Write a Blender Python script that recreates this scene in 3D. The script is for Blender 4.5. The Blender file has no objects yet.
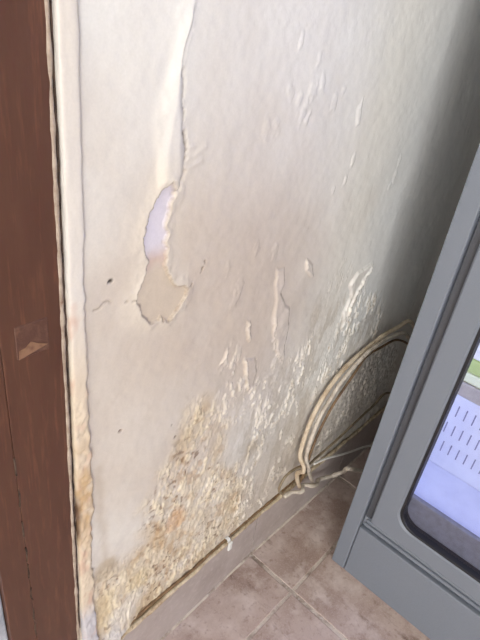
import bpy, bmesh, math, random
import numpy as np
from mathutils import Matrix, Vector, noise as mnoise

random.seed(7)
rng = np.random.default_rng(11)
sc = bpy.context.scene
col = sc.collection

# ------------------------------------------------------------------ camera
CAM_H = 1.35                      # metres above the floor
F_PX, CX, CY = 530.0, 240.0, 320.0
RW = np.array([[0.67037642, -0.30717208, 0.67545597],      # photo axes (right, down, forward) -> world
               [-0.73052827, -0.43280849, 0.52820948],
               [0.13009188, -0.84753886, -0.51454249]])
cam_data = bpy.data.cameras.new('camera')
cam_data.sensor_fit = 'VERTICAL'
cam_data.sensor_height = 32.0
cam_data.lens = F_PX / 640.0 * 32.0
cam_data.clip_start = 0.02
cam = bpy.data.objects.new('camera', cam_data)
col.objects.link(cam)
M = Matrix.Identity(4)
for i in range(3):
    M[i][0] = RW[i][0]; M[i][1] = -RW[i][1]; M[i][2] = -RW[i][2]
M[0][3], M[1][3], M[2][3] = 0, 0, CAM_H
cam.matrix_world = M
sc.camera = cam

# ------------------------------------------------------------------ world, window light, exposure
world = bpy.data.worlds.new('sky'); sc.world = world
world.use_nodes = True
bgn = world.node_tree.nodes['Background']
bgn.inputs[0].default_value = (0.75, 0.85, 1.0, 1); bgn.inputs[1].default_value = 1.0

WIN = dict(x0=-3.4, x1=-1.15, z0=1.0, z1=2.3, y=-2.2)      # window in the wall behind the camera
wl = bpy.data.lights.new('window_daylight', 'AREA')
wl.shape = 'RECTANGLE'; wl.size = WIN['x1'] - WIN['x0'] - .1; wl.size_y = WIN['z1'] - WIN['z0'] - .1
wl.energy = 118; wl.color = (0.975, 0.985, 1.0)
wlo = bpy.data.objects.new('window_daylight', wl); col.objects.link(wlo)
wlo.location = ((WIN['x0'] + WIN['x1']) / 2, WIN['y'] - 0.03, (WIN['z0'] + WIN['z1']) / 2)
wlo.rotation_euler = (math.radians(90), 0, 0)               # faces +Y, into the room
FILL_WIN = dict(y0=-1.75, y1=-.35, z0=1.0, z1=2.3, x=-3.5)        # added unseen window in the left wall, lightens the cabinet's shadow
wl2 = bpy.data.lights.new('added_side_fill', 'AREA')
wl2.shape = 'RECTANGLE'; wl2.size = FILL_WIN['y1'] - FILL_WIN['y0'] - .1; wl2.size_y = FILL_WIN['z1'] - FILL_WIN['z0'] - .1
wl2.energy = 19; wl2.color = (0.97, 0.985, 1.0)
wlo2 = bpy.data.objects.new('added_side_fill', wl2); col.objects.link(wlo2)
wlo2.location = (FILL_WIN['x'] - .03, (FILL_WIN['y0'] + FILL_WIN['y1']) / 2, (FILL_WIN['z0'] + FILL_WIN['z1']) / 2)
wlo2.rotation_euler = (math.radians(90), 0, math.radians(-90))   # faces +X, into the room

sc.view_settings.view_transform = 'Standard'
sc.view_settings.look = 'None'
sc.view_settings.gamma = 1.0
sc.view_settings.use_curve_mapping = False
sc.view_settings.exposure = 0.0

# ------------------------------------------------------------------ helpers
WALL_Y = 0.503
def ray(px, py):
    return RW @ np.array([px - CX, py - CY, F_PX])
def onY(px, py, Y=WALL_Y):
    r = ray(px, py); t = Y / r[1]
    return np.array([r[0] * t, Y, CAM_H + r[2] * t])
def onX(px, py, X):
    r = ray(px, py); t = X / r[0]
    return np.array([X, r[1] * t, CAM_H + r[2] * t])
def W(pts):
    return np.array([[*onY(x, y)[[0, 2]]] for x, y in pts])

def lin(r, g, b):
    f = lambda c: (c / 255 / 12.92) if c / 255 <= .04045 else ((c / 255 + .055) / 1.055) ** 2.4
    return (f(r), f(g), f(b), 1.0)

def link(o, parent=None):
    col.objects.link(o)
    if parent is not None: o.parent = parent
    return o
def obj(name, bm_or_me, mat, parent=None, smooth=False):
    if isinstance(bm_or_me, bmesh.types.BMesh):
        bm_or_me.normal_update()
        me = bpy.data.meshes.new(name); bm_or_me.to_mesh(me); bm_or_me.free()
    else: me = bm_or_me
    if mat and not me.materials: me.materials.append(mat)
    if smooth:
        for p in me.polygons: p.use_smooth = True
    return link(bpy.data.objects.new(name, me), parent)
def empty(name, loc=(0, 0, 0), parent=None):
    o = bpy.data.objects.new(name, None); o.empty_display_size = .05
    o.location = loc
    return link(o, parent)
def tag(o, label, cat, group=None):
    o['label'] = label; o['category'] = cat
    if group: o['group'] = group
    return o
def struct(o, label=None):
    o['kind'] = 'structure'
    if label: o['label'] = label
    return o
def box(x0, x1, y0, y1, z0, z1, bevel=0.0, seg=2, bm=None):
    new = bm is None
    if new: bm = bmesh.new()
    r = bmesh.ops.create_cube(bm, size=1.0)
    vs = r['verts']
    for v in vs:
        v.co = Vector(((x0 + x1) / 2 + v.co.x * (x1 - x0), (y0 + y1) / 2 + v.co.y * (y1 - y0), (z0 + z1) / 2 + v.co.z * (z1 - z0)))
    if bevel > 0:
        es = list({e for v in vs for e in v.link_edges})
        bmesh.ops.bevel(bm, geom=es, offset=bevel, segments=seg, affect='EDGES', profile=.5)
    return bm
def catmull(P, n=10):
    P = [np.array(p, float) for p in P]
    Q = [2 * P[0] - P[1]] + P + [2 * P[-1] - P[-2]]
    out = []
    for i in range(1, len(Q) - 2):
        a, b, c, d = Q[i - 1], Q[i], Q[i + 1], Q[i + 2]
        for k in range(n):
            t = k / n
            out.append(.5 * (2 * b + (c - a) * t + (2 * a - 5 * b + 4 * c - d) * t * t + (3 * b - a - 3 * c + d) * t ** 3))
    out.append(Q[-2]); return out
def tube(P, rad, seg=10, n=10, wob=0.0, bm=None):
    pts = [Vector(p) for p in catmull(P, n)]
    if bm is None: bm = bmesh.new()
    up = Vector((0.3, 0.2, 1)).normalized(); rings = []
    for i, p in enumerate(pts):
        t = (pts[min(i + 1, len(pts) - 1)] - pts[max(i - 1, 0)]).normalized()
        side = t.cross(up)
        if side.length < 1e-4: side = t.cross(Vector((1, 0, 0)))
        side.normalize(); nn = side.cross(t).normalized(); up = nn
        r = rad * (1 + wob * mnoise.noise(p * 60))
        rings.append([bm.verts.new(p + (side * math.cos(2 * math.pi * k / seg) + nn * math.sin(2 * math.pi * k / seg)) * r) for k in range(seg)])
    for a, b in zip(rings, rings[1:]):
        for k in range(seg):
            bm.faces.new((a[k], a[(k + 1) % seg], b[(k + 1) % seg], b[k]))
    bm.faces.new(rings[0][::-1]); bm.faces.new(rings[-1])
    bmesh.ops.recalc_face_normals(bm, faces=bm.faces)
    return bm

# ------------------------------------------------------------------ materials
def mat(name, base, rough=.6, metallic=0.0, noise=None, bump=None, spec=.5, coords='Object'):
    """noise: (scale, colour2, lo, hi[, (sx,sy,sz)]) mixes base -> colour2; bump: (scale, strength, distance)"""
    m = bpy.data.materials.new(name); m.use_nodes = True
    nt = m.node_tree; N = nt.nodes; L = nt.links
    b = N['Principled BSDF']
    b.inputs['Base Color'].default_value = base; b.inputs['Roughness'].default_value = rough
    b.inputs['Metallic'].default_value = metallic; b.inputs['Specular IOR Level'].default_value = spec
    geo = N.new('ShaderNodeNewGeometry')
    if noise:
        lst = noise if isinstance(noise, list) else [noise]
        prev = None
        for q in lst:
            s, c2, lo, hi = q[:4]
            mp = N.new('ShaderNodeMapping'); L.new(geo.outputs['Position'], mp.inputs['Vector'])
            if len(q) > 4: mp.inputs['Scale'].default_value = q[4]
            tx = N.new('ShaderNodeTexNoise'); tx.inputs['Scale'].default_value = s; tx.inputs['Detail'].default_value = 6
            tx.inputs['Roughness'].default_value = .62
            L.new(mp.outputs[0], tx.inputs['Vector'])
            rp = N.new('ShaderNodeMapRange'); rp.inputs['From Min'].default_value = lo; rp.inputs['From Max'].default_value = hi
            L.new(tx.outputs['Fac'], rp.inputs['Value'])
            mx = N.new('ShaderNodeMix'); mx.data_type = 'RGBA'
            L.new(rp.outputs[0], mx.inputs['Factor'])
            if prev is None: mx.inputs['A'].default_value = base
            else: L.new(prev, mx.inputs['A'])
            mx.inputs['B'].default_value = c2
            prev = mx.outputs['Result']
        L.new(prev, b.inputs['Base Color'])
    if bump:
        tx = N.new('ShaderNodeTexNoise'); tx.inputs['Scale'].default_value = bump[0]; tx.inputs['Detail'].default_value = 5
        mp = N.new('ShaderNodeMapping'); L.new(geo.outputs['Position'], mp.inputs['Vector'])
        if len(bump) > 3: mp.inputs['Scale'].default_value = bump[3]
        L.new(mp.outputs[0], tx.inputs['Vector'])
        bp = N.new('ShaderNodeBump'); bp.inputs['Strength'].default_value = bump[1]; bp.inputs['Distance'].default_value = bump[2]
        L.new(tx.outputs['Fac'], bp.inputs['Height']); L.new(bp.outputs[0], b.inputs['Normal'])
    return m

m_paint = mat('old_wall_paint', lin(226, 221, 213), .6, noise=(3, lin(216, 210, 201), .35, .7), bump=(120, .2, .001))
m_ceiling = mat('ceiling_paint', lin(235, 233, 228), .8, noise=(4, lin(226, 224, 218), .4, .7))
m_grout = mat('floor_grout', lin(206, 194, 182), .9, noise=[(14, lin(150, 134, 122), .45, .65), (90, lin(214, 204, 194), .5, .75)], bump=(260, .6, .002))
m_tile = mat('ceramic_floor_tile', lin(190, 171, 162), .5,
             noise=[(6, lin(164, 142, 131), .42, .62), (16, lin(208, 193, 186), .48, .68), (8, lin(124, 101, 91), .58, .70, (2.4, .7, 1)), (60, lin(150, 127, 115), .54, .74), (220, lin(200, 182, 172), .5, .8)],
             bump=(90, .15, .0015))
m_skirt = mat('skirting_tile_glaze', lin(184, 172, 167), .42, noise=[(9, lin(168, 155, 149), .4, .65), (70, lin(196, 185, 181), .5, .8)], bump=(60, .12, .001))
m_mortar = mat('skirting_mortar', lin(214, 198, 170), .9, noise=[(40, lin(160, 138, 108), .42, .65), (140, lin(110, 90, 66), .58, .75)], bump=(200, .7, .002))
m_brown = mat('brown_varnished_wood', lin(90, 59, 45), .45,
              noise=[(5, lin(78, 48, 37), .35, .7, (6, 6, 1.0)), (16, lin(116, 76, 56), .52, .8, (9, 9, .7)), (150, lin(86, 50, 40), .5, .8, (1, 1, .3))],
              bump=(60, .12, .001, (6, 6, .8)))
m_patch = mat('bare_scraped_wood', lin(86, 56, 45), .6, noise=(50, lin(112, 80, 62), .50, .72), bump=(120, .5, .002))
m_scrape = mat('scraped_pale_wood', lin(136, 102, 78), .7, noise=(90, lin(104, 70, 54), .45, .7))
m_caulk = mat('old_caulk', lin(184, 168, 152), .7, noise=[(50, lin(150, 132, 116), .4, .65), (30, lin(120, 84, 66), .58, .72)], bump=(180, .6, .002))
m_darkgap = mat('dark_crevice', lin(92, 74, 62), .9, noise=(40, lin(40, 30, 24), .42, .62))
m_grey = mat('grey_lacquered_metal', lin(126, 133, 144), .42, noise=(500, lin(120, 126, 137), .4, .7), bump=(900, .12, .0004))
m_grey_dark = mat('dark_grey_trim', lin(84, 86, 92), .5, noise=(300, lin(76, 78, 84), .4, .7))
m_gasket = mat('black_rubber_gasket', lin(34, 34, 40), .5, noise=(200, lin(26, 26, 30), .4, .7))
m_liner = mat('white_plastic_liner', lin(216, 219, 238), .35, noise=(20, lin(206, 209, 230), .4, .7))
m_sill = mat('grey_plastic_sill', lin(120, 121, 132), .45, noise=(60, lin(104, 104, 114), .4, .7))
m_shelf = mat('beige_shelf_edge', lin(178, 170, 162), .5, noise=(60, lin(166, 158, 150), .4, .7))
m_slot = mat('dark_vent_slot', lin(140, 140, 172), .7, noise=(80, lin(124, 124, 156), .4, .7))
m_green = mat('green_packet', lin(186, 202, 130), .45, noise=(25, lin(170, 192, 112), .4, .7))
m_paleyellow = mat('pale_yellow_packet', lin(226, 230, 196), .45, noise=(25, lin(216, 222, 180), .4, .7))
m_white = mat('white_plastic', lin(236, 236, 232), .4, noise=(40, lin(226, 226, 222), .4, .7))
m_cable_cream = mat('cream_cable_sheath', lin(216, 200, 176), .5, noise=[(25, lin(176, 152, 122), .45, .7), (70, lin(120, 92, 66), .62, .75)])
m_cable_grey = mat('greyed_cable_sheath', lin(210, 200, 186), .5, noise=[(30, lin(160, 146, 128), .45, .7), (80, lin(112, 92, 74), .62, .75)])
m_cable_brown = mat('dirty_brown_cable_sheath', lin(140, 112, 80), .6, noise=[(30, lin(92, 70, 48), .42, .65), (90, lin(156, 130, 98), .55, .75)])
m_cable_olive = mat('dull_beige_cable_sheath', lin(150, 136, 112), .55, noise=(30, lin(124, 108, 84), .42, .65))
m_cable_white = mat('white_cable_sheath', lin(244, 242, 236), .45, noise=(30, lin(232, 228, 218), .45, .7))
m_leaf = mat('cream_door_paint', lin(224, 206, 170), .5, noise=(8, lin(214, 196, 160), .4, .7))
m_alu = mat('aluminium_strip', lin(186, 192, 204), .4, .2, noise=(60, lin(148, 156, 170), .4, .7))
m_cavity = mat('cabinet_cavity', lin(60, 60, 66), .7, noise=(60, lin(52, 52, 58), .4, .7))

def glass_mat(name):
    m = bpy.data.materials.new(name); m.use_nodes = True
    nt = m.node_tree; N = nt.nodes; L = nt.links
    for n in list(N):
        if n.type != 'OUTPUT_MATERIAL': N.remove(n)
    out = N['Material Output']
    tr = N.new('ShaderNodeBsdfTransparent'); tr.inputs[0].default_value = (.95, .96, 1.0, 1)
    gl = N.new('ShaderNodeBsdfGlossy'); gl.inputs['Roughness'].default_value = .02
    fr = N.new('ShaderNodeFresnel'); fr.inputs[0].default_value = 1.45
    mx = N.new('ShaderNodeMixShader')
    ge = N.new('ShaderNodeNewGeometry'); inv = N.new('ShaderNodeMath'); inv.operation = 'SUBTRACT'; inv.inputs[0].default_value = 1.0
    L.new(ge.outputs['Backfacing'], inv.inputs[1])
    mlt = N.new('ShaderNodeMath'); mlt.operation = 'MULTIPLY'; L.new(fr.outputs[0], mlt.inputs[0]); L.new(inv.outputs[0], mlt.inputs[1])
    L.new(mlt.outputs[0], mx.inputs[0]); L.new(tr.outputs[0], mx.inputs[1]); L.new(gl.outputs[0], mx.inputs[2])
    L.new(mx.outputs[0], out.inputs[0])
    return m
m_glass = glass_mat('clear_glass')

# ------------------------------------------------------------------ numpy noise
def vnoise(x, y, seed=0):
    r = np.random.default_rng(seed); T = r.random((256, 256))
    xi = np.floor(x).astype(int); yi = np.floor(y).astype(int)
    fx = x - xi; fy = y - yi
    fx = fx * fx * fx * (fx * (fx * 6 - 15) + 10); fy = fy * fy * fy * (fy * (fy * 6 - 15) + 10)
    a = T[xi & 255, yi & 255]; b = T[(xi + 1) & 255, yi & 255]; c = T[xi & 255, (yi + 1) & 255]; d = T[(xi + 1) & 255, (yi + 1) & 255]
    return (a + (b - a) * fx) + ((c + (d - c) * fx) - (a + (b - a) * fx)) * fy
def fbm(x, y, scale, oct=4, seed=0, sx=1.0, sy=1.0):
    s = 0; amp = 1; tot = 0; f = scale
    for o in range(oct):
        s = s + amp * vnoise(x * f * sx + 17.3 * o, y * f * sy + 9.1 * o, seed + o); tot += amp; amp *= .5; f *= 2.03
    return s / tot
def sstep(a, b, x):
    t = np.clip((x - a) / (b - a), 0, 1); return t * t * (3 - 2 * t)
def seg_dist(x, z, P):
    """unsigned distance to polyline, running parameter and side (+ = right of travel)"""
    best = np.full(x.shape, 9.0); side = np.zeros_like(x); par = np.zeros_like(x)
    acc = 0; tot = sum(np.linalg.norm(b - a) for a, b in zip(P, P[1:]))
    for a, b in zip(P, P[1:]):
        d = b - a; l2 = d @ d
        t = np.clip(((x - a[0]) * d[0] + (z - a[1]) * d[1]) / l2, 0, 1)
        ex = x - a[0] - t * d[0]; ez = z - a[1] - t * d[1]
        dd = np.hypot(ex, ez); m = dd < best
        best = np.where(m, dd, best); side = np.where(m, -np.sign(d[0] * ez - d[1] * ex), side)
        par = np.where(m, (acc + t * math.sqrt(l2)) / tot, par); acc += math.sqrt(l2)
    return best, par, side
def poly_sdf(x, z, P):
    """negative inside"""
    Q = list(P) + [P[0]]
    d, _, _ = seg_dist(x, z, Q)
    ins = np.zeros(x.shape, bool)
    for a, b in zip(Q, Q[1:]):
        c = ((a[1] > z) != (b[1] > z)) & (x < (b[0] - a[0]) * (z - a[1]) / (b[1] - a[1] + 1e-12) + a[0])
        ins ^= c
    return np.where(ins, -d, d)

# ------------------------------------------------------------------ back wall: damp, peeling paint (heights and stains in wall metres)
DOOR_X = 0.293                                  # outer edge of the door frame
def axis(parts):
    out = [np.linspace(a, b, n, endpoint=False) for a, b, n in parts]
    return np.concatenate(out + [[parts[-1][1]]])
gx = axis([(DOOR_X, 1.12, 460), (1.12, 1.58, 170), (1.58, 1.72, 6)])
gz = axis([(0.0, .12, 6), (.12, 1.46, 640), (1.46, 2.5, 14)])
X, Z = np.meshgrid(gx, gz, indexing='ij')

wx = X + (fbm(X, Z, 30, 3, 5) - .5) * .012          # warped coordinates make ragged edges
wz = Z + (fbm(X, Z, 30, 3, 9) - .5) * .012
wx2 = X + (fbm(X, Z, 90, 3, 15) - .5) * .012
wz2 = Z + (fbm(X, Z, 90, 3, 19) - .5) * .012

H = (fbm(X, Z, 5, 3, 21) - .5) * .006 + (fbm(X, Z, 22, 3, 31) - .5) * .0022 + (fbm(X, Z, 80, 2, 41) - .5) * .0006
H += .018 * sstep(.46, .36, X) * sstep(.30, .16, Z)                    # plaster swells beside the frame foot

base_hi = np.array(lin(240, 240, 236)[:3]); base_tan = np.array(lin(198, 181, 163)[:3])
C = np.ones(X.shape + (3,)) * base_hi
def blend(mask, c):
    global C
    C = C + (np.array(c)[:3] - C) * np.clip(mask, 0, 1)[..., None]
# large damp discolouration, with dimmer light at the lower left painted in
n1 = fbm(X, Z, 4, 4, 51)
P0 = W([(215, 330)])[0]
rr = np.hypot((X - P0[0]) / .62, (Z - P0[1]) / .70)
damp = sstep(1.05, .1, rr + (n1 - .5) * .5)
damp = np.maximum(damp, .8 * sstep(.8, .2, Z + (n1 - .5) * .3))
damp *= 1 - .3 * sstep(1.05, 1.45, X + (n1 - .5) * .2)  # tan kept on the right to warm the shaded wall by the cabinet
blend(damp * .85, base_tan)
blend(.35 * sstep(.55, .7, fbm(X, Z, 9, 4, 61)) * damp, lin(214, 204, 192))
# greyish haze towards the middle right, near the corner
P1 = W([(275, 430)])[0]
blend(.45 * sstep(1, .2, np.hypot((X - P1[0]) / .22, (Z - P1[1]) / .2)), lin(200, 192, 180))

# --- long loose sheet of paint running down from the top
ridL = W([(191, 0), (182, 17), (178, 37), (174, 56), (170, 76), (162, 113), (159, 135), (158, 160), (158, 185)])
ridR = W([(194, 0), (192, 22), (184, 51), (183, 79), (182, 110), (182, 127), (185, 158), (183, 175), (176, 192)])
ridL = np.vstack([[ridL[0][0] + .035, 1.5], ridL]); ridR = np.vstack([[ridR[0][0] + .05, 1.5], ridR])
sheet = np.vstack([ridL, ridR[::-1]])
sd = poly_sdf(X + (fbm(X, Z, 24, 2, 71) - .5) * .008, Z, sheet)
ins = sstep(.006, -.014, sd)
H += .0042 * ins * sstep(1.07, 1.14, Z + 0 * X)
H += .003 * ins
dl, pl_, sl = seg_dist(wx, wz, ridL)
H += .0024 * np.exp(-(dl / .0075) ** 2) * (.4 + .9 * fbm(X, Z, 14, 2, 73))
dr, pr_, sr = seg_dist(wx2, wz2, ridR)
H -= .004 * np.exp(-(dr / .003) ** 2) * sstep(.35, .6, pr_)
blend(.3 * ins, lin(234, 231, 226))
blend(.7 * np.exp(-(dr / .0016) ** 2) * sstep(.55, .7, pr_) * sstep(1.0, .9, pr_), lin(120, 104, 90))
# side wrinkles right of the sheet
for a in ([(184, 150), (192, 146)], [(186, 160), (205, 146)], [(188, 168), (200, 160)]):
    d, p, s = seg_dist(wx, wz, W(a)); H += .0012 * np.exp(-(d / .005) ** 2)

# --- patch where the paint has come off down to plaster
hole = W([(169, 181), (160, 188), (156, 202), (150, 214), (145, 227), (143.5, 244), (146, 258), (147, 272), (140, 290), (136, 304),
          (141, 314), (152, 323), (160, 319), (167, 321), (174, 311), (182, 303), (187, 290), (184, 285), (174, 285), (167, 276), (165, 258),
          (165, 244), (167, 222), (172, 202), (176, 191)])
hd = poly_sdf(wx2, wz2, hole)
hin = sstep(.0012, -.0012, hd)
zt = W([(155, 262)])[0][1]; zb = W([(155, 290)])[0][1]
fresh = sstep(zb + .012, zt + .03, Z + (fbm(X, Z, 20, 3, 81) - .5) * .05)
lip = np.exp(-(np.clip(hd, 0, 1) / .012) ** 2) * (hd > 0)
H += .0028 * lip * (1 - hin) - .0030 * hin * (.45 + .55 * fresh)
blend(.55 * sstep(.05, .0, hd) * (X < hole[:, 0].max()) * sstep(.87, .95, Z), lin(226, 216, 200))
blend(hin * (1 - fresh) * .4, lin(190, 168, 142))
blend(hin * sstep(.0, .35, fresh) * sstep(1.0, .5, fresh) * .8, lin(196, 160, 130))
blend(hin * fresh, lin(219, 213, 222))
blend(.55 * np.exp(-(hd / .0013) ** 2) * (1 - .3 * fresh), lin(140, 112, 88))
for pts, wdt, dk in (([(187, 289), (194, 281), (201, 273), (205, 260)], .0022, .75), ([(136, 301), (122, 302), (108, 303), (92, 311)], .0016, .45),
                     ([(168, 321), (178, 312), (186, 300)], .0016, .4)):
    d, p, s = seg_dist(wx2, wz2, W(pts))
    g = np.exp(-(d / wdt) ** 2) * sstep(.38, .55, fbm(X, Z, 120, 2, 83))
    H -= .0022 * g; blend(dk * g, lin(112, 88, 66))
# --- blisters
def blister(outline, hgt, ridge=None, soft=.006, edge=.0, tint=1.0):
    global H
    d = poly_sdf(wx, wz, W(outline)); k = sstep(.0015, -soft, d)
    H = H + hgt * k * (.7 + .6 * fbm(X, Z, 45, 2, 91))
    blend(.2 * tint * k, lin(222, 210, 200))
    g = np.exp(-(d / .0014) ** 2)
    blend(.25 * tint * g, lin(176, 156, 138))
    if ridge:
        d2, p, s = seg_dist(wx2, wz2, W(ridge)); H = H + edge * np.exp(-(d2 / .0028) ** 2)
        blend(.5 * np.exp(-(d2 / .002) ** 2), lin(236, 226, 214))
blister([(276, 266), (284, 268), (285, 280), (281, 292), (287, 306), (288, 325), (284, 345), (283, 362), (278, 358), (272, 338), (272, 318), (275, 300), (274, 285)], .0036,
        [(273, 318), (272, 337), (276, 350), (281, 364)], edge=.002)
blister([(306, 260), (313, 264), (314, 276), (308, 274), (304, 266)], .004, [(305, 262), (308, 272)], edge=.002)
blister([(372, 262), (367, 276), (357, 290), (350, 312), (340, 330), (343, 312), (350, 296), (348, 286), (358, 272)], .006,
        [(371, 264), (362, 278), (355, 290), (350, 302), (345, 314)], edge=.006)
blister([(248, 318), (251, 322), (250, 342), (246, 340)], .003, [(248, 322), (248, 342)], edge=.002)
blister([(226, 350), (230, 348), (224, 362), (220, 366)], .0025, [(228, 350), (221, 364)], edge=.002)
blister([(243, 360), (254, 356), (256, 372), (250, 392), (245, 390)], .003, [(244, 362), (247, 390)], edge=.003)
blister([(364, 94), (362, 110), (359, 124), (355, 126), (357, 108)], .0022, tint=.0)
for (px, py, r) in ((312, 90, .010), (322, 84, .008), (334, 98, .009), (343, 92, .006), (268, 128, .008), (274, 134, .008), (305, 112, .01), (352, 160, .006), (300, 100, .006),
                    (290, 90, .008), (308, 120, .006), (395, 178, .008), (390, 186, .006), (400, 160, .006), (345, 178, .005), (334, 190, .005), (318, 60, .006), (300, 40, .005), (255, 250, .008),
                    (228, 268, .007), (236, 300, .01), (240, 286, .008), (275, 250, .008)):
    c0 = W([(px, py)])[0]; q = np.hypot((wx - c0[0]) / (r * 1.3), (wz - c0[1]) / (r * 2.2)) + (fbm(X, Z, 70, 3, int(px * 3)) - .5) * 1.6
    H += .0014 * sstep(1.1, .1, q)

# --- crumbling zones
yel = W([(186, 398), (205, 392), (222, 420), (243, 470), (240, 520), (205, 560), (165, 602), (128, 640), (84, 640), (82, 600), (110, 570), (138, 540), (152, 500), (166, 460), (176, 425)])
yd = poly_sdf(wx, wz, yel) + (fbm(X, Z, 12, 3, 101) - .5) * .10
ym = sstep(.03, -.05, yd)
wht = W([(345, 270), (385, 300), (388, 350), (378, 430), (300, 486), (230, 538), (200, 560), (236, 470), (212, 400), (232, 360), (262, 370), (300, 340), (322, 300)])
wd = poly_sdf(wx, wz, wht) + (fbm(X, Z, 10, 3, 111) - .5) * .12
wm = sstep(.03, -.05, wd)
rid = fbm(X, Z, 46, 4, 121, sx=1.5, sy=.5)
rid2 = fbm(X, Z, 90, 4, 131, sx=1.2, sy=.6)
clus = sstep(.37, .58, fbm(X, Z, 13, 3, 125, sx=1.2, sy=.7))
mixr = .35 * rid + .65 * rid2
crumb = sstep(.47, .66, mixr)
wfl = sstep(.54, .64, mixr) * clus * wm
H += .0016 * sstep(.54, .66, fbm(X, Z, 75, 4, 169, sx=1.2, sy=.55)) * ym + .0014 * crumb * ym * (.25 + .75 * clus) + .0030 * wfl
H += (fbm(X, Z, 150, 2, 141) - .5) * .0022 * np.maximum(ym, .5 * wm)
blend(ym * .5 * sstep(.35, .65, fbm(X, Z, 9, 3, 151)), lin(208, 190, 158))
blend(ym * crumb * (.2 + .5 * clus), lin(230, 215, 190))
blend(ym * .45 * sstep(.50, .66, fbm(X, Z, 16, 4, 163, sx=1.3, sy=.6)), lin(196, 170, 130))
blend(ym * .5 * sstep(.54, .66, fbm(X, Z, 20, 4, 165, sx=1.3, sy=.6)), lin(226, 218, 206))
blend(ym * .45 * sstep(.56, .70, fbm(X, Z, 48, 4, 161)), lin(178, 144, 104))
blend(ym * .7 * sstep(.54, .66, fbm(X, Z, 75, 4, 169, sx=1.2, sy=.55)) * (.35 + .65 * clus), lin(238, 226, 200))
blend(ym * .7 * sstep(.66, .75, fbm(X, Z, 120, 2, 171)) * sstep(.46, .6, fbm(X, Z, 14, 3, 173)), lin(118, 86, 58))
blend(.75 * wfl, lin(238, 230, 216))
blend(wm * .35 * sstep(.50, .35, rid), lin(176, 164, 146))
# yellowed, washed-out corner by the frame foot and a grey-brown tide mark
for (px, py, r, c, k) in ((100, 612, .05, (222, 204, 168), .6), (140, 580, .05, (212, 194, 156), .5), (176, 520, .035, (206, 160, 116), .5), (150, 626, .035, (200, 166, 112), .7), (128, 604, .05, (230, 224, 214), .6),
                          (195, 425, .06, (204, 186, 154), .35), (105, 570, .03, (176, 158, 130), .6), (108, 640, .05, (214, 212, 214), .7), (190, 590, .03, (206, 176, 128), .5),
                          (160, 600, .02, (240, 240, 238), .7), (250, 450, .03, (170, 152, 124), .45), (232, 470, .03, (172, 154, 126), .35), (160, 540, .03, (196, 160, 120), .35)):
    c0 = W([(px, py)])[0]; q = np.hypot(wx - c0[0], (wz - c0[1]) * .8) / r + (fbm(X, Z, 25, 4, int(px)) - .5) * 1.2
    blend(k * sstep(1.0, .35, q), lin(*c))
tide, tp, ts = seg_dist(wx, wz, W([(98, 470), (105, 560), (120, 572), (160, 540), (172, 470), (184, 420)]))
blend(.3 * np.exp(-(tide / .01) ** 2), lin(168, 148, 124))
# nail hole and dark chips
for (px, py, r, c) in ((110.5, 281, .0042, (40, 28, 22)), (121, 431, .003, (110, 84, 64)), (175, 437, .003, (90, 66, 48)), (154, 527, .0035, (64, 54, 46)), (133, 592, .003, (60, 50, 44)),
                       (143, 591, .0025, (66, 54, 46)), (156, 588, .0038, (52, 46, 42)), (150, 605, .0036, (70, 76, 62)), (172, 425, .002, (130, 104, 78)), (185, 440, .002, (120, 96, 70)),
                       (170, 470, .002, (120, 92, 66)), (163, 540, .002, (110, 80, 56)), (180, 590, .002, (90, 64, 44)), (196, 555, .002, (120, 90, 64))):
    c0 = W([(px, py)])[0]
    g = np.exp(-(np.hypot(.6 * X + .4 * wx2 - c0[0], .6 * Z + .4 * wz2 - c0[1]) / r) ** 2 * 1.1); g = sstep(.25, .7, g)
    H -= .003 * g; blend(g * .92, lin(*c))

# rough plaster behind the cables
cb = poly_sdf(wx, wz, W([(372, 340), (400, 340), (392, 400), (350, 440), (308, 470), (325, 420), (345, 380)]))
cbm = sstep(.01, -.02, cb)
H += cbm * (fbm(X, Z, 75, 3, 181) - .5) * .006
blend(cbm * .6 * sstep(.45, .62, fbm(X, Z, 75, 3, 181)), lin(214, 206, 196))
H *= sstep(.0, .02, gz[None, :] + 0 * X) if False else 1.0

nx, nz = X.shape
co = np.stack([X, WALL_Y - H, Z], -1).reshape(-1, 3)
ii = np.arange(nx * nz).reshape(nx, nz)
quads = np.stack([ii[:-1, :-1], ii[1:, :-1], ii[1:, 1:], ii[:-1, 1:]], -1).reshape(-1, 4)
# rest of the wall: body behind, the part left of the door and above it
extra_v = []; extra_f = []
def xbox(x0, x1, y0, y1, z0, z1):
    b = len(co) + len(extra_v)
    extra_v.extend([(x0, y0, z0), (x1, y0, z0), (x1, y1, z0), (x0, y1, z0), (x0, y0, z1), (x1, y0, z1), (x1, y1, z1), (x0, y1, z1)])
    extra_f.extend([[b + k for k in f] for f in ((0, 1, 5, 4), (1, 2, 6, 5), (2, 3, 7, 6), (3, 0, 4, 7), (4, 5, 6, 7), (3, 2, 1, 0))])
xbox(DOOR_X, 1.84, .53, .65, 0, 2.5)
xbox(-.72, DOOR_X, WALL_Y, .65, 2.14, 2.5)
xbox(-3.5, -.72, WALL_Y, .65, 0, 2.5)
co_all = np.vstack([co, np.array(extra_v)])
me = bpy.data.meshes.new('wall_back')
nq = len(quads); allq = np.vstack([quads, np.array(extra_f)])
me.vertices.add(len(co_all)); me.vertices.foreach_set('co', co_all.astype(np.float32).ravel())
me.loops.add(allq.size); me.loops.foreach_set('vertex_index', allq.astype(np.int32).ravel())
me.polygons.add(len(allq)); me.polygons.foreach_set('loop_start', np.arange(0, allq.size, 4, dtype=np.int32))
me.polygons.foreach_set('use_smooth', np.concatenate([np.ones(nq, bool), np.zeros(len(extra_f), bool)]))
me.update(calc_edges=True)
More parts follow.
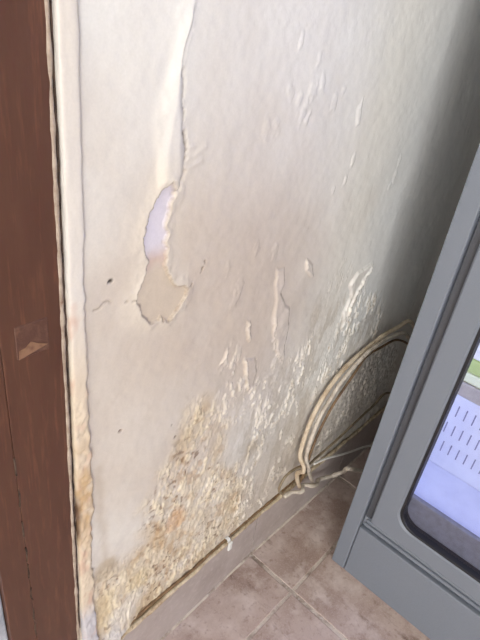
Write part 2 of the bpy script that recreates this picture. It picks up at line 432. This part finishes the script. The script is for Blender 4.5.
ca = me.color_attributes.new('paint', 'FLOAT_COLOR', 'POINT')
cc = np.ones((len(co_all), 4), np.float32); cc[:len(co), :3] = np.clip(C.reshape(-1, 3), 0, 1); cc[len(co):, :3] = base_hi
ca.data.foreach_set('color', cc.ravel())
m_wall = bpy.data.materials.new('damp_painted_plaster'); m_wall.use_nodes = True
nt = m_wall.node_tree; N = nt.nodes; L = nt.links; b = N['Principled BSDF']
at = N.new('ShaderNodeAttribute'); at.attribute_name = 'paint'
geo = N.new('ShaderNodeNewGeometry')
tx = N.new('ShaderNodeTexNoise'); tx.inputs['Scale'].default_value = 300; tx.inputs['Detail'].default_value = 4
L.new(geo.outputs['Position'], tx.inputs['Vector'])
mr = N.new('ShaderNodeMapRange'); mr.inputs['From Min'].default_value = .3; mr.inputs['From Max'].default_value = .7; mr.inputs['To Min'].default_value = .97; mr.inputs['To Max'].default_value = 1.02
L.new(tx.outputs['Fac'], mr.inputs['Value'])
mu = N.new('ShaderNodeMix'); mu.data_type = 'RGBA'; mu.blend_type = 'MULTIPLY'; mu.inputs['Factor'].default_value = 1
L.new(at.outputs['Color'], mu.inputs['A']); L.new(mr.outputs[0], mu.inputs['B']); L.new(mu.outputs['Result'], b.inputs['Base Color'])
bp = N.new('ShaderNodeBump'); bp.inputs['Strength'].default_value = .10; bp.inputs['Distance'].default_value = .001
L.new(tx.outputs['Fac'], bp.inputs['Height']); L.new(bp.outputs[0], b.inputs['Normal'])
b.inputs['Roughness'].default_value = .48
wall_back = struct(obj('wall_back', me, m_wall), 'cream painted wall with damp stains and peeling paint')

# curled flakes of paint standing off the wall
def flake_mesh(k):
    r = random.Random(k); bm = bmesh.new(); nu, nv = 4, 6; vs = []
    for j in range(nv):
        v = j / (nv - 1); wdt = .5 * (math.sin(math.pi * (.12 + .76 * v)) ** .8) * (.8 + .4 * r.random())
        sh = .12 * (r.random() - .5)
        for i in range(nu):
            u = i / (nu - 1) * 2 - 1
            lift = .05 + .34 * (max(0, u) ** 2) * (.5 + r.random() * .4) + .1 * v * v
            vs.append(bm.verts.new((u * wdt + sh, -lift, (v - .5) + .06 * (r.random() - .5))))
    for j in range(nv - 1):
        for i in range(nu - 1):
            bm.faces.new((vs[j * nu + i], vs[j * nu + i + 1], vs[(j + 1) * nu + i + 1], vs[(j + 1) * nu + i]))
    me = bpy.data.meshes.new('paint_flake'); bm.to_mesh(me); bm.free()
    for p in me.polygons: p.use_smooth = True
    me.materials.append(m_flake); return me
m_flake = mat('curled_paint_flake', lin(232, 222, 206), .55, noise=[(30, lin(218, 202, 176), .42, .65)])
fl_me = [flake_mesh(k) for k in range(8)]
def surf(x, z):
    i = int(np.clip(np.searchsorted(gx, x), 0, nx - 1)); j = int(np.clip(np.searchsorted(gz, z), 0, nz - 1))
    return WALL_Y - H[i, j], ym[i, j], wm[i, j], crumb[i, j]
cnt = 0
for _ in range(6000):
    if cnt >= 230: break
    x = random.uniform(.34, 1.4); z = random.uniform(.18, .78)
    y, a, w_, k = surf(x, z)
    if random.random() > max(a * .12, w_ * float(clus[int(np.clip(np.searchsorted(gx, x), 0, nx - 1)), int(np.clip(np.searchsorted(gz, z), 0, nz - 1))])) * (.1 + .9 * k): continue
    o = bpy.data.objects.new('paint_flake', fl_me[cnt % 8]); link(o, wall_back)
    s = .005 + .014 * random.random() ** 2.2
    o.location = (x, y + .0006, z); o.scale = (s * random.uniform(.3, .5), s * .22, s)
    o.rotation_euler = (random.uniform(-.15, .15), random.uniform(-.4, .25), random.choice((0, 0, math.pi)) * 0 + random.uniform(-.2, .2))
    if random.random() < .5: o.scale.x *= -1
    cnt += 1

# ------------------------------------------------------------------ rest of the room shell
struct(obj('wall_right', box(1.72, 1.84, -2.3, .65, 0, 2.5), m_paint))
bm = box(-3.62, -3.5, -2.32, FILL_WIN['y0'], 0, 2.5); box(-3.62, -3.5, FILL_WIN['y1'], .65, 0, 2.5, bm=bm)
box(-3.62, -3.5, FILL_WIN['y0'], FILL_WIN['y1'], 0, FILL_WIN['z0'], bm=bm); box(-3.62, -3.5, FILL_WIN['y0'], FILL_WIN['y1'], FILL_WIN['z1'], 2.5, bm=bm)
struct(obj('wall_left', bm, m_paint))
bm = box(-3.5, WIN['x0'], -2.32, -2.2, 0, 2.5)
box(WIN['x1'], 1.72, -2.32, -2.2, 0, 2.5, bm=bm); box(WIN['x0'], WIN['x1'], -2.32, -2.2, 0, WIN['z0'], bm=bm); box(WIN['x0'], WIN['x1'], -2.32, -2.2, WIN['z1'], 2.5, bm=bm)
struct(obj('wall_front', bm, m_paint))
struct(obj('ceiling', box(-3.62, 1.84, -2.32, .65, 2.5, 2.6), m_ceiling))
win = struct(empty('window_1', (WIN['x0'], -2.3, WIN['z0'])), 'wide white framed window')
def child(o, root):
    o.parent = root; o.matrix_parent_inverse = Matrix.Translation(root.location).inverted(); return o
xm = (WIN['x0'] + WIN['x1']) / 2
for (a, b_, c, d) in ((WIN['x0'], WIN['x0'] + .05, WIN['z0'], WIN['z1']), (WIN['x1'] - .05, WIN['x1'], WIN['z0'], WIN['z1']), (WIN['x0'] + .05, WIN['x1'] - .05, WIN['z0'], WIN['z0'] + .05),
                      (WIN['x0'] + .05, WIN['x1'] - .05, WIN['z1'] - .05, WIN['z1'])):
    child(obj('window_frame', box(a, b_, -2.31, -2.25, c, d, .004), m_white), win)

fill_win = struct(empty('added_window_2', (-3.58, FILL_WIN['y0'], FILL_WIN['z0'])), 'added white framed side window for fill light')
for (a, b_, c, d) in ((FILL_WIN['y0'], FILL_WIN['y0'] + .05, FILL_WIN['z0'], FILL_WIN['z1']), (FILL_WIN['y1'] - .05, FILL_WIN['y1'], FILL_WIN['z0'], FILL_WIN['z1']), (FILL_WIN['y0'] + .05, FILL_WIN['y1'] - .05, FILL_WIN['z0'], FILL_WIN['z0'] + .05),
                      (FILL_WIN['y0'] + .05, FILL_WIN['y1'] - .05, FILL_WIN['z1'] - .05, FILL_WIN['z1'])):
    child(obj('window_frame', box(-3.61, -3.55, a, b_, c, d, .004), m_white), fill_win)

# floor: grout bed with single tiles
floor = struct(obj('floor', box(-3.62, 1.84, -2.32, .65, -.08, -.0016), m_grout), 'brownish ceramic tiled floor')
T = .45; GX, GY = .842, .339          # a grout crossing seen in front of the cabinet
bm = box(-T / 2 + .0056, T / 2 - .0056, -T / 2 + .004, T / 2 - .004, -.012, 0, .0022, 2)
t_me = bpy.data.meshes.new('floor_tile'); bm.normal_update(); bm.to_mesh(t_me); bm.free(); t_me.materials.append(m_tile)
for i in range(-10, 2):
    for j in range(-6, 0):
        cx, cy = GX + (i + .5) * T, GY + (j + .5) * T
        o = bpy.data.objects.new('floor_tile', t_me); link(o, floor)
        o.location = (cx, cy, random.uniform(-.0006, .0006)); o.rotation_euler = (random.uniform(-.0015, .0015), random.uniform(-.0015, .0015), random.uniform(-.002, .002))
bm = box(-T / 2 + .0056, T / 2 - .0056, 0, WALL_Y - .012 - GY - .004, -.012, 0, .0022, 2)
t2 = bpy.data.meshes.new('floor_tile_cut'); bm.normal_update(); bm.to_mesh(t2); bm.free(); t2.materials.append(m_tile)
for i in range(-2, 2):
    o = bpy.data.objects.new('floor_tile', t2); link(o, floor)
    o.location = (GX + (i + .5) * T, GY + .004, random.uniform(-.0006, .0006))

# skirting of cut tiles with mortar
bb = struct(empty('baseboard_back', (.33, .49, 0)), 'row of grey cut tile skirting')
edges = [.335, .39, .8415, 1.2915, 1.71]
tops = [.484, .486, .4935, .489, .488]
for k in range(len(edges) - 1):
    x0, x1 = edges[k] + .0022, edges[k + 1] - .0022
    bm = bmesh.new(); y0, y1 = tops[k], tops[k + 1]
    n = 6; vs = []
    for i in range(n + 1):
        x = x0 + (x1 - x0) * i / n; y = y0 + (y1 - y0) * i / n
        dz = .0012 * math.sin(i * 2.3 + k)
        vs.append([bm.verts.new(p) for p in ((x, y - .001, .001), (x, y + .0005, .1565 + dz), (x, y + .003, .159 + dz), (x, y + .0085, .159 + dz), (x, y + .0085, .001))])
    for a, c in zip(vs, vs[1:]):
        for q in range(5): bm.faces.new((a[q], c[q], c[(q + 1) % 5], a[(q + 1) % 5]))
    bm.faces.new(vs[0]); bm.faces.new(vs[-1][::-1]); bmesh.ops.recalc_face_normals(bm, faces=bm.faces)
    child(obj('skirting_tile', bm, m_skirt), bb)
# mortar bead along the top of the tiles and grout along the floor
pts = [(x, y + .0058, .1582 + .0015 * math.sin(x * 40)) for x, y in zip(np.linspace(.34, 1.70, 40), np.interp(np.linspace(.34, 1.70, 40), edges, tops))]
child(obj('mortar_bead', tube(pts, .0058, 8, 3, .35), m_mortar, smooth=True), bb)
pts = [(x, y - .002, .0005) for x, y in zip(np.linspace(.34, 1.70, 40), np.interp(np.linspace(.34, 1.70, 40), edges, tops))]
child(obj('grout_bead', tube(pts, .004, 8, 3, .4), m_grout, smooth=True), bb)

# ------------------------------------------------------------------ door frame
door = struct(empty('door_1', (.175, .49, 0)), 'brown varnished wooden door frame')
FY = .4965
def wood_post(x0, x1, y0, y1, z0, z1, bev):
    bm = box(x0, x1, y0, y1, z0, z1)
    bmesh.ops.subdivide_edges(bm, edges=[e for e in bm.edges if abs(e.verts[0].co.z - e.verts[1].co.z) > .5], cuts=40)
    es = [e for e in bm.edges if abs(e.verts[0].co.x - e.verts[1].co.x) < 1e-5 and abs(e.verts[0].co.y - e.verts[1].co.y) < 1e-5 and e.verts[0].co.y < (y0 + y1) / 2]
    bmesh.ops.bevel(bm, geom=es, offset=bev, segments=3, affect='EDGES', profile=.5)
    for v in bm.verts: v.co.x += .0008 * mnoise.noise(Vector((0, 0, v.co.z * 7)))
    return bm
child(obj('frame_post', wood_post(.2122, .2905, FY, .62, 0, 2.12, .0012), m_brown, smooth=False), door)
child(obj('frame_stop', wood_post(.172, .2118, FY + .0006, .60, 0, 2.12, .001), m_brown), door)
child(obj('frame_post', wood_post(-.718, -.60, FY, .62, 0, 2.12, .004), m_brown), door)
child(obj('frame_head', box(-.598, .2915, FY, .62, 2.122, 2.139, .003), m_brown), door)
leaf = child(obj('door_leaf', box(-.597, .140, .512, .552, .012, 2.118, .003), m_leaf), door)
child(obj('sealing_strip', box(.1425, .1712, .507, .56, .012, 2.118, .003), m_alu), door)
bm = box(.14, .165, .505, .534, .98, 1.06, .004)
# scraped recess where a lock plate was
o = child(obj('lock_patch', box(.229, .270, FY - .0012, FY + .004, .958, 1.003, .001, 1), m_patch), door)
bm = bmesh.new()
pp = [(.231, .958), (.268, .9665), (.256, .972), (.247, .978), (.240, .972), (.232, .970)]
f0 = [bm.verts.new((x, FY - .0016, z)) for x, z in pp]; f1 = [bm.verts.new((x, FY - .0003, z)) for x, z in pp]
bm.faces.new(f0)
for i in range(len(pp)): bm.faces.new((f0[i], f0[(i + 1) % len(pp)], f1[(i + 1) % len(pp)], f1[i]))
bmesh.ops.recalc_face_normals(bm, faces=bm.faces)
child(obj('scraped_wood', bm, m_scrape), door)
# splits along the joint between post and stop
for k in range(9):
    z = .80 - .055 * k + random.uniform(-.01, .01)
    pts = [(.2120 + random.uniform(-.0012, .0012), FY + .0002, z - q * .011) for q in range(4)]
    child(obj('joint_split', tube(pts, .0012, 6, 4, .5), m_darkgap), door)

# ------------------------------------------------------------------ filler strip between frame and wall
def filler():
    n, mcols = 420, 14
    zs = np.linspace(.02, 1.6, n); bm = bmesh.new(); rows = []
    cl = bm.loops.layers.float_color.new('paint'); cs = {}
    for z in zs:
        nz1 = mnoise.fractal(Vector((1.3, 2.2, z * 30)), 1.0, 2.0, 4); nz2 = mnoise.fractal(Vector((7.3, 5.2, z * 45)), 1.0, 2.0, 4)
        wide = .325 + .004 * nz2 * (1 if z < 1.1 else .3) + .007 * math.exp(-((z - .66) / .10) ** 2) + .004 * (z < .45)
        left = .2985 + .0012 * nz1
        row = []
        for i in range(mcols):
            t = i / (mcols - 1); x = left + (wide - left) * t
            prof = min(1, 5 * t, 5 * (1 - t)) ** .5
            rough = 1.0 if z < .86 else .25
            bump_ = mnoise.fractal(Vector((x * 90, 3, z * 90)), .9, 2.0, 4) * .0024 * rough
            y = WALL_Y - .0030 - .0034 * prof - bump_ * prof - (.016 * max(0, min(1, (.36 - z) / .14)))
            if t in (0, 1): y = WALL_Y + .004
            v = bm.verts.new((x, y, z)); row.append(v)
            c = np.array(lin(224, 217, 208)[:3])
            low = max(0, min(1, (1.02 - z) / .15)); c = c + (np.array(lin(222, 204, 178)[:3]) - c) * low * .8
            st = math.exp(-((z - .64) / .11) ** 2) * (.55 + .9 * mnoise.fractal(Vector((x * 50, 8, z * 28)), .9, 2, 4))
            c = c + (np.array(lin(196, 162, 116)[:3]) - c) * max(0, min(.8, st))
            dk = math.exp(-((z - .625) / .035) ** 2) * max(0, 1 - t * 3.2) + math.exp(-((z - .575) / .02) ** 2) * max(0, .8 - t * 3)
            c = c + (np.array(lin(92, 62, 40)[:3]) - c) * max(0, min(.95, 1.3 * dk))
            gr = max(0, min(1, (.37 - z) / .05)); c = c + (np.array(lin(190, 190, 200)[:3]) - c) * gr * .8
            pk = max(0, mnoise.fractal(Vector((x * 40, 18, z * 20)), .9, 2, 3) - .1) * (z < 1.05); c = c + (np.array(lin(206, 168, 148)[:3]) - c) * min(.6, 1.2 * pk)
            cs[v] = (*np.clip(c, 0, 1), 1)
        rows.append(row)
    for a, b_ in zip(rows, rows[1:]):
        for i in range(mcols - 1):
            f = bm.faces.new((a[i], a[i + 1], b_[i + 1], b_[i]))
            for l in f.loops: l[cl] = cs[l.vert]
    return bm
trim = struct(obj('trim_1', filler(), m_wall, smooth=True), 'white crumbling filler strip beside the brown door frame')
pts = []
for z in np.linspace(.05, 1.6, 60):
    pts.append((.2898 + .0009 * mnoise.noise(Vector((0, 3, z * 9))), FY + .0015 + .0008 * mnoise.noise(Vector((4, 3, z * 12))), z))
obj('caulk_bead', tube(pts, .0032, 8, 3, .5), m_caulk, trim, True)
pts = [(.2957 + .0006 * mnoise.noise(Vector((9, 3, z * 12))), WALL_Y - .0025, z) for z in np.linspace(.3, 1.6, 40)]
obj('crevice', tube(pts, .0017, 6, 3, .6), m_darkgap, trim, True)

# ------------------------------------------------------------------ grey glass-door cabinet, its front at right angles to the wall
FX = 1.006; CY1 = .32; CY0 = -.33; CH = 1.85; CB = 1.60
cab = tag(empty('glass_door_cabinet', (FX, CY1, 0)), 'tall grey metal cabinet with a rounded glass door beside the damp wall', 'cabinet')
add = lambda o: child(o, cab)
add(obj('corner_post', box(FX, FX + .05, .2785, CY1, .0, CH, .004, 3), m_grey))
add(obj('corner_post', box(FX, FX + .05, CY0, CY0 + .0415, .0, CH, .004, 3), m_grey))
add(obj('side_panel', box(FX + .0505, CB, CY1 - .018, CY1 - .001, .0, CH, .002), m_grey))
add(obj('side_panel', box(FX + .0505, CB, CY0 + .001, CY0 + .018, .0, CH, .002), m_grey))
add(obj('back_panel', box(CB - .018, CB - .0005, CY0 + .0185, CY1 - .0185, .0, CH, .001), m_grey_dark))
add(obj('top_panel', box(FX + .0505, CB - .0185, CY0 + .0185, CY1 - .0185, CH - .03, CH - .001, .001), m_grey))
add(obj('bottom_panel', box(FX + .001, FX + .045, CY0 + .043, .277, .0, .187, .003, 3), m_grey))
add(obj('top_rail', box(FX + .001, FX + .045, CY0 + .043, .277, CH - .09, CH - .002, .003), m_grey))
# stepped ledge under the door
bm = box(FX + .012, FX + .045, CY0 + .043, .277, .1935, .224, .002)
box(FX + .004, FX + .020, CY0 + .043, .270, .1985, .2085, .003, bm=bm); box(FX + .006, FX + .02, CY0 + .043, .268, .2125, .2225, .003, bm=bm)
add(obj('door_ledge', bm, m_grey))
bm = box(FX + .014, FX + .046, .2590, .2775, .225, CH - .092, .002)
add(obj('shadow_gap', bm, m_grey_dark))
# door: frame with a rounded opening
def rrect(y0, y1, z0, z1, r, n=8):
    P = []
    for cy, cz, a0 in ((y1 - r, z0 + r, -90), (y1 - r, z1 - r, 0), (y0 + r, z1 - r, 90), (y0 + r, z0 + r, 180)):
        for k in range(n + 1):
            a = math.radians(a0 + 90 * k / n); P.append((cy + r * math.cos(a), cz + r * math.sin(a)))
    return P
def ring(x0, x1, outer, inner, bev=0.0):
    bm = bmesh.new(); n = len(outer)
    lo = [(x1, outer, 0), (x0 + bev, outer, 0), (x0, outer, bev), (x0, inner, -bev), (x0 + bev, inner, 0), (x1, inner, 0)]
    loops = []
    for x, P, off in lo:
        cy = sum(p[0] for p in P) / n; cz = sum(p[1] for p in P) / n
        L_ = []
        for (y, z) in P:
            sy = -1 if y > cy else 1; sz = -1 if z > cz else 1
            L_.append(bm.verts.new((x, y + sy * off, z + sz * off)))
        loops.append(L_)
    for a, b_ in zip(loops, loops[1:] + loops[:1]):
        for k in range(n): bm.faces.new((a[k], a[(k + 1) % n], b_[(k + 1) % n], b_[k]))
    bmesh.ops.recalc_face_normals(bm, faces=bm.faces)
    return bm
DZ0, DZ1 = .228, CH - .095
out_p = rrect(CY0 + .062, .2565, DZ0, DZ1, .006); in_p = rrect(CY0 + .125, .1985, .2805, CH - .16, .05)
gas_p = rrect(CY0 + .132, .1915, .2875, CH - .167, .045)
dr = add(obj('door', ring(FX - .002, FX + .030, out_p, in_p, .004), m_grey, smooth=False))
g = obj('gasket', ring(FX + .001, FX + .028, [(y, z) for y, z in in_p], gas_p, .001), m_gasket); g.parent = dr
bm = bmesh.new()
a = [bm.verts.new((FX + .010, y, z)) for y, z in gas_p]; b_ = [bm.verts.new((FX + .014, y, z)) for y, z in gas_p]
bm.faces.new(a); bm.faces.new(b_[::-1])
for k in range(len(a)): bm.faces.new((a[k], a[(k + 1) % len(a)], b_[(k + 1) % len(a)], b_[k]))
bmesh.ops.recalc_face_normals(bm, faces=bm.faces)
g = obj('glass_pane', bm, m_glass); g.parent = dr
# inside
IX = FX + .052
add(obj('inner_sill', box(FX + .0305, FX + .044, CY0 + .064, .254, .2295, .362, .003), m_sill))
add(obj('inner_floor', box(FX + .0445, 1.212, CY0 + .02, .300, .30, .345, .002), m_liner))
bp_ = add(obj('vent_panel', box(1.2125, 1.235, CY0 + .02, .300, .26, .5755, .003), m_liner))
first = None
for rI, z0 in enumerate((.392, .452, .512)):
    for k in range(17):
        y = .272 - k * .0215 - (rI % 2) * .010
        bm = box(1.2117, 1.2133, y - .0016, y + .0016, z0, z0 + .034) if first is None else None
        if first is None:
            first = obj('vent_slot', bm, m_slot); o = first; base = (y, z0)
        else:
            o = bpy.data.objects.new('vent_slot', first.data); link(o); o.location = (0, y - base[0], z0 - base[1])
        o.parent = bp_
        o.matrix_parent_inverse = bp_.matrix_world.inverted()
add(obj('vent_panel_top', box(1.2095, CB - .02, CY0 + .02, .300, .576, .615, .003), m_shelf))
add(obj('inner_liner', box(CB - .03, CB - .019, CY0 + .02, .300, .6155, CH - .04, .001), m_liner))
add(obj('inner_liner', box(FX + .052, CB - .031, .3005, .3012, .33, CH - .04), m_liner))
add(obj('inner_liner', box(FX + .052, CB - .031, CY0 + .0188, CY0 + .0195, .33, CH - .04), m_liner))
# light tube inside the cabinet
m_lamp = bpy.data.materials.new('cool_light_tube'); m_lamp.use_nodes = True
e = m_lamp.node_tree.nodes['Principled BSDF']; e.inputs['Emission Color'].default_value = (.62, .70, 1, 1); e.inputs['Emission Strength'].default_value = 6; e.inputs['Base Color'].default_value = (.8, .8, .9, 1)
add(obj('light_tube', tube([(FX + .075, .285, .42), (FX + .075, .285, 1.0), (FX + .075, .285, 1.7)], .007, 10, 4), m_lamp, smooth=True))
cl_ = bpy.data.lights.new('cabinet_light', 'AREA'); cl_.shape = 'RECTANGLE'; cl_.size = .5; cl_.size_y = .25; cl_.energy = 6.5; cl_.color = (.52, .58, 1.0)
clo = link(bpy.data.objects.new('cabinet_light', cl_)); clo.location = (1.28, 0, CH - .05)

# packet on the ledge behind the glass
pk = tag(empty('packet', (1.26, .17, .6155)), 'green and white packet behind the cabinet glass', 'packet')
child(obj('pale_base', box(1.214, 1.300, .02, .285, .6155, .643, .006, 3), m_paleyellow), pk)
child(obj('green_band', box(1.216, 1.298, .022, .283, .6432, .682, .006, 3), m_green), pk)
child(obj('white_top', box(1.215, 1.299, .021, .284, .6822, .79, .008, 3), m_white), pk)

# ------------------------------------------------------------------ cables
laid = []                              # centre lines of the cables laid so far
def cable(name, P, rad, m, label, wob=.06):
    pts = np.array(catmull([onY(*p) if len(p) == 3 else np.array(p[1:]) for p in P], 8))
    big = rad * (1 + .6 * wob) + .0006
    for _ in range(60):                # a later cable lies over the earlier ones: lift it towards the room where they meet
        lift = np.zeros(len(pts))
        mid = np.vstack([pts, (pts[1:] + pts[:-1]) / 2])
        for q, rq in laid:
            for a, k in ((pts, 0), ((pts[1:] + pts[:-1]) / 2, 1)):
                d = np.linalg.norm(a[:, None] - q[None], axis=2).min(1)
                hit = d < big + rq
                if k == 0: lift[hit] = .0015
                else: lift[:-1][hit] = .0015; lift[1:][hit] = .0015
        if not lift.any(): break
        for _k in range(4): lift = np.maximum(lift, .5 * (np.roll(lift, 1) + np.roll(lift, -1)) * .95)
        pts[:, 1] -= lift
    fine = np.vstack([pts[:-1] + (pts[1:] - pts[:-1]) * t for t in (0, .25, .5, .75)] + [pts[-1:]])
    laid.append((fine, big))
    o = obj(name, tube(list(pts), rad, 10, 2, wob), m, None, True)
    return tag(o, label, 'cable', 'cables on the skirting and wall')
w = lambda *p: ('w',) + p
xs = np.linspace(.385, 1.07, 26)
P = [w(x, np.interp(x, edges, tops) + .0105 - .002 * math.sin(x * 23), .1675 + .0008 * math.sin(x * 31)) for x in xs]
cable('cable', P, .0036, m_cable_brown, 'dirty brown cable lying along the top of the skirting tiles', .2)
cable('cable', [w(1.61, .46, .30), w(1.565, .475, .42), (398, 340, .482), (380, 348, .484), (366, 357, .485), (356, 371, .485), (345, 387, .486), (335, 402, .486), (327, 416, .486), (319, 432, .484), (312, 449, .480),
                (308, 461, .477), (304, 473, .475), (300, 482, .478)], .0036, m_cable_brown,
      'thin brown innermost cable of the loop hooking over the skirting')
cable('cable', [w(1.60, .45, .20), (387, 393, .474), (374, 405, .476), (360, 418, .476), (343, 434, .476), (322, 453, .474), (308, 463, .472), (295, 469, .470), (286, 476, .470), (280.5, 485, .470), (279, 491, .474), (283, 494, .478)],
      .0036, m_cable_olive, 'dull beige cable slanting straight down to a curl above the skirting')
cable('cable', [w(1.585, .44, .30), w(1.57, .462, .44), (411, 322, .470), (397, 328, .474), (384, 335, .478), (376, 341, .482), (366, 349, .486), (352, 361, .487), (338, 376, .487), (327, 391, .487), (317, 408, .486),
                (308, 428, .484), (301, 450, .482), (297.5, 466, .479), (297, 478, .474), (299, 486, .474)], .0062, m_cable_cream,
      'outermost cream cable of the loop arching up the wall to the cabinet')
cable('cable', [w(1.60, .43, .26), w(1.57, .452, .38), (407, 335, .460), (391, 337, .464), (377, 345, .468), (365, 355, .471), (353, 368, .473), (340, 384, .474), (330.5, 399, .474), (321.5, 414, .473), (314, 431, .471),
                (308, 449, .468), (306, 462, .466), (309, 473, .464), (312, 481, .470)], .0058, m_cable_grey,
      'greyish cable running along the inside of the outermost loop cable')
cable('cable', [w(1.40, .34, .03), (352, 469, .40), (343, 472, .432), (332, 476, .455), (320, 479, .468), (308, 482, .474), (297, 488, .478), (284, 497, .484)], .0062, m_cable_grey,
      'thick lumpy pale cable coming over the skirting towards the cabinet foot', .3)
cable('cable', [w(1.42, .42, .08), (369, 446, .452), (347, 453, .460), (326, 458.5, .464), (314, 464, .466)], .0034, m_cable_white,
      'thin bright white cable crossing in front of the skirting to the cabinet')
# white cable clip
c0 = onY(230, 537, .492)
clip = tag(empty('cable_clip', (c0[0], .492, .166)), 'small white plastic clip on the brown skirting cable', 'cable clip')
bm = bmesh.new(); prof = []
for k in range(9):
    a = math.radians(-30 + 210 * k / 8); prof.append((.0075 * math.cos(a), .0075 * math.sin(a)))
rA = []; 
for sx in (-.0045, .0045):
    rA.append([[bm.verts.new((c0[0] + sx, np.interp(c0[0], edges, tops) + .0065 - r * math.cos(math.radians(-35 + 215 * k / 8)), .1675 + r * math.sin(math.radians(-35 + 215 * k / 8)))) for k in range(9)] for r in (.0050, .0072)])
(i0, o0), (i1, o1) = rA
for k in range(8):
    for q in ((o0[k], o0[k + 1], o1[k + 1], o1[k]), (i0[k], i1[k], i1[k + 1], i0[k + 1]), (o0[k], i0[k], i0[k + 1], o0[k + 1]), (o1[k], o1[k + 1], i1[k + 1], i1[k])): bm.faces.new(q)
bm.faces.new((o0[0], o1[0], i1[0], i0[0])); bm.faces.new((o0[8], i0[8], i1[8], o1[8])); bmesh.ops.recalc_face_normals(bm, faces=bm.faces)
child(obj('saddle', bm, m_white), clip)
ty = np.interp(c0[0], edges, tops)
child(obj('tab', box(c0[0] - .0065, c0[0] + .0065, ty - .0075, ty - .0016, .139, .168, .002), m_white), clip)
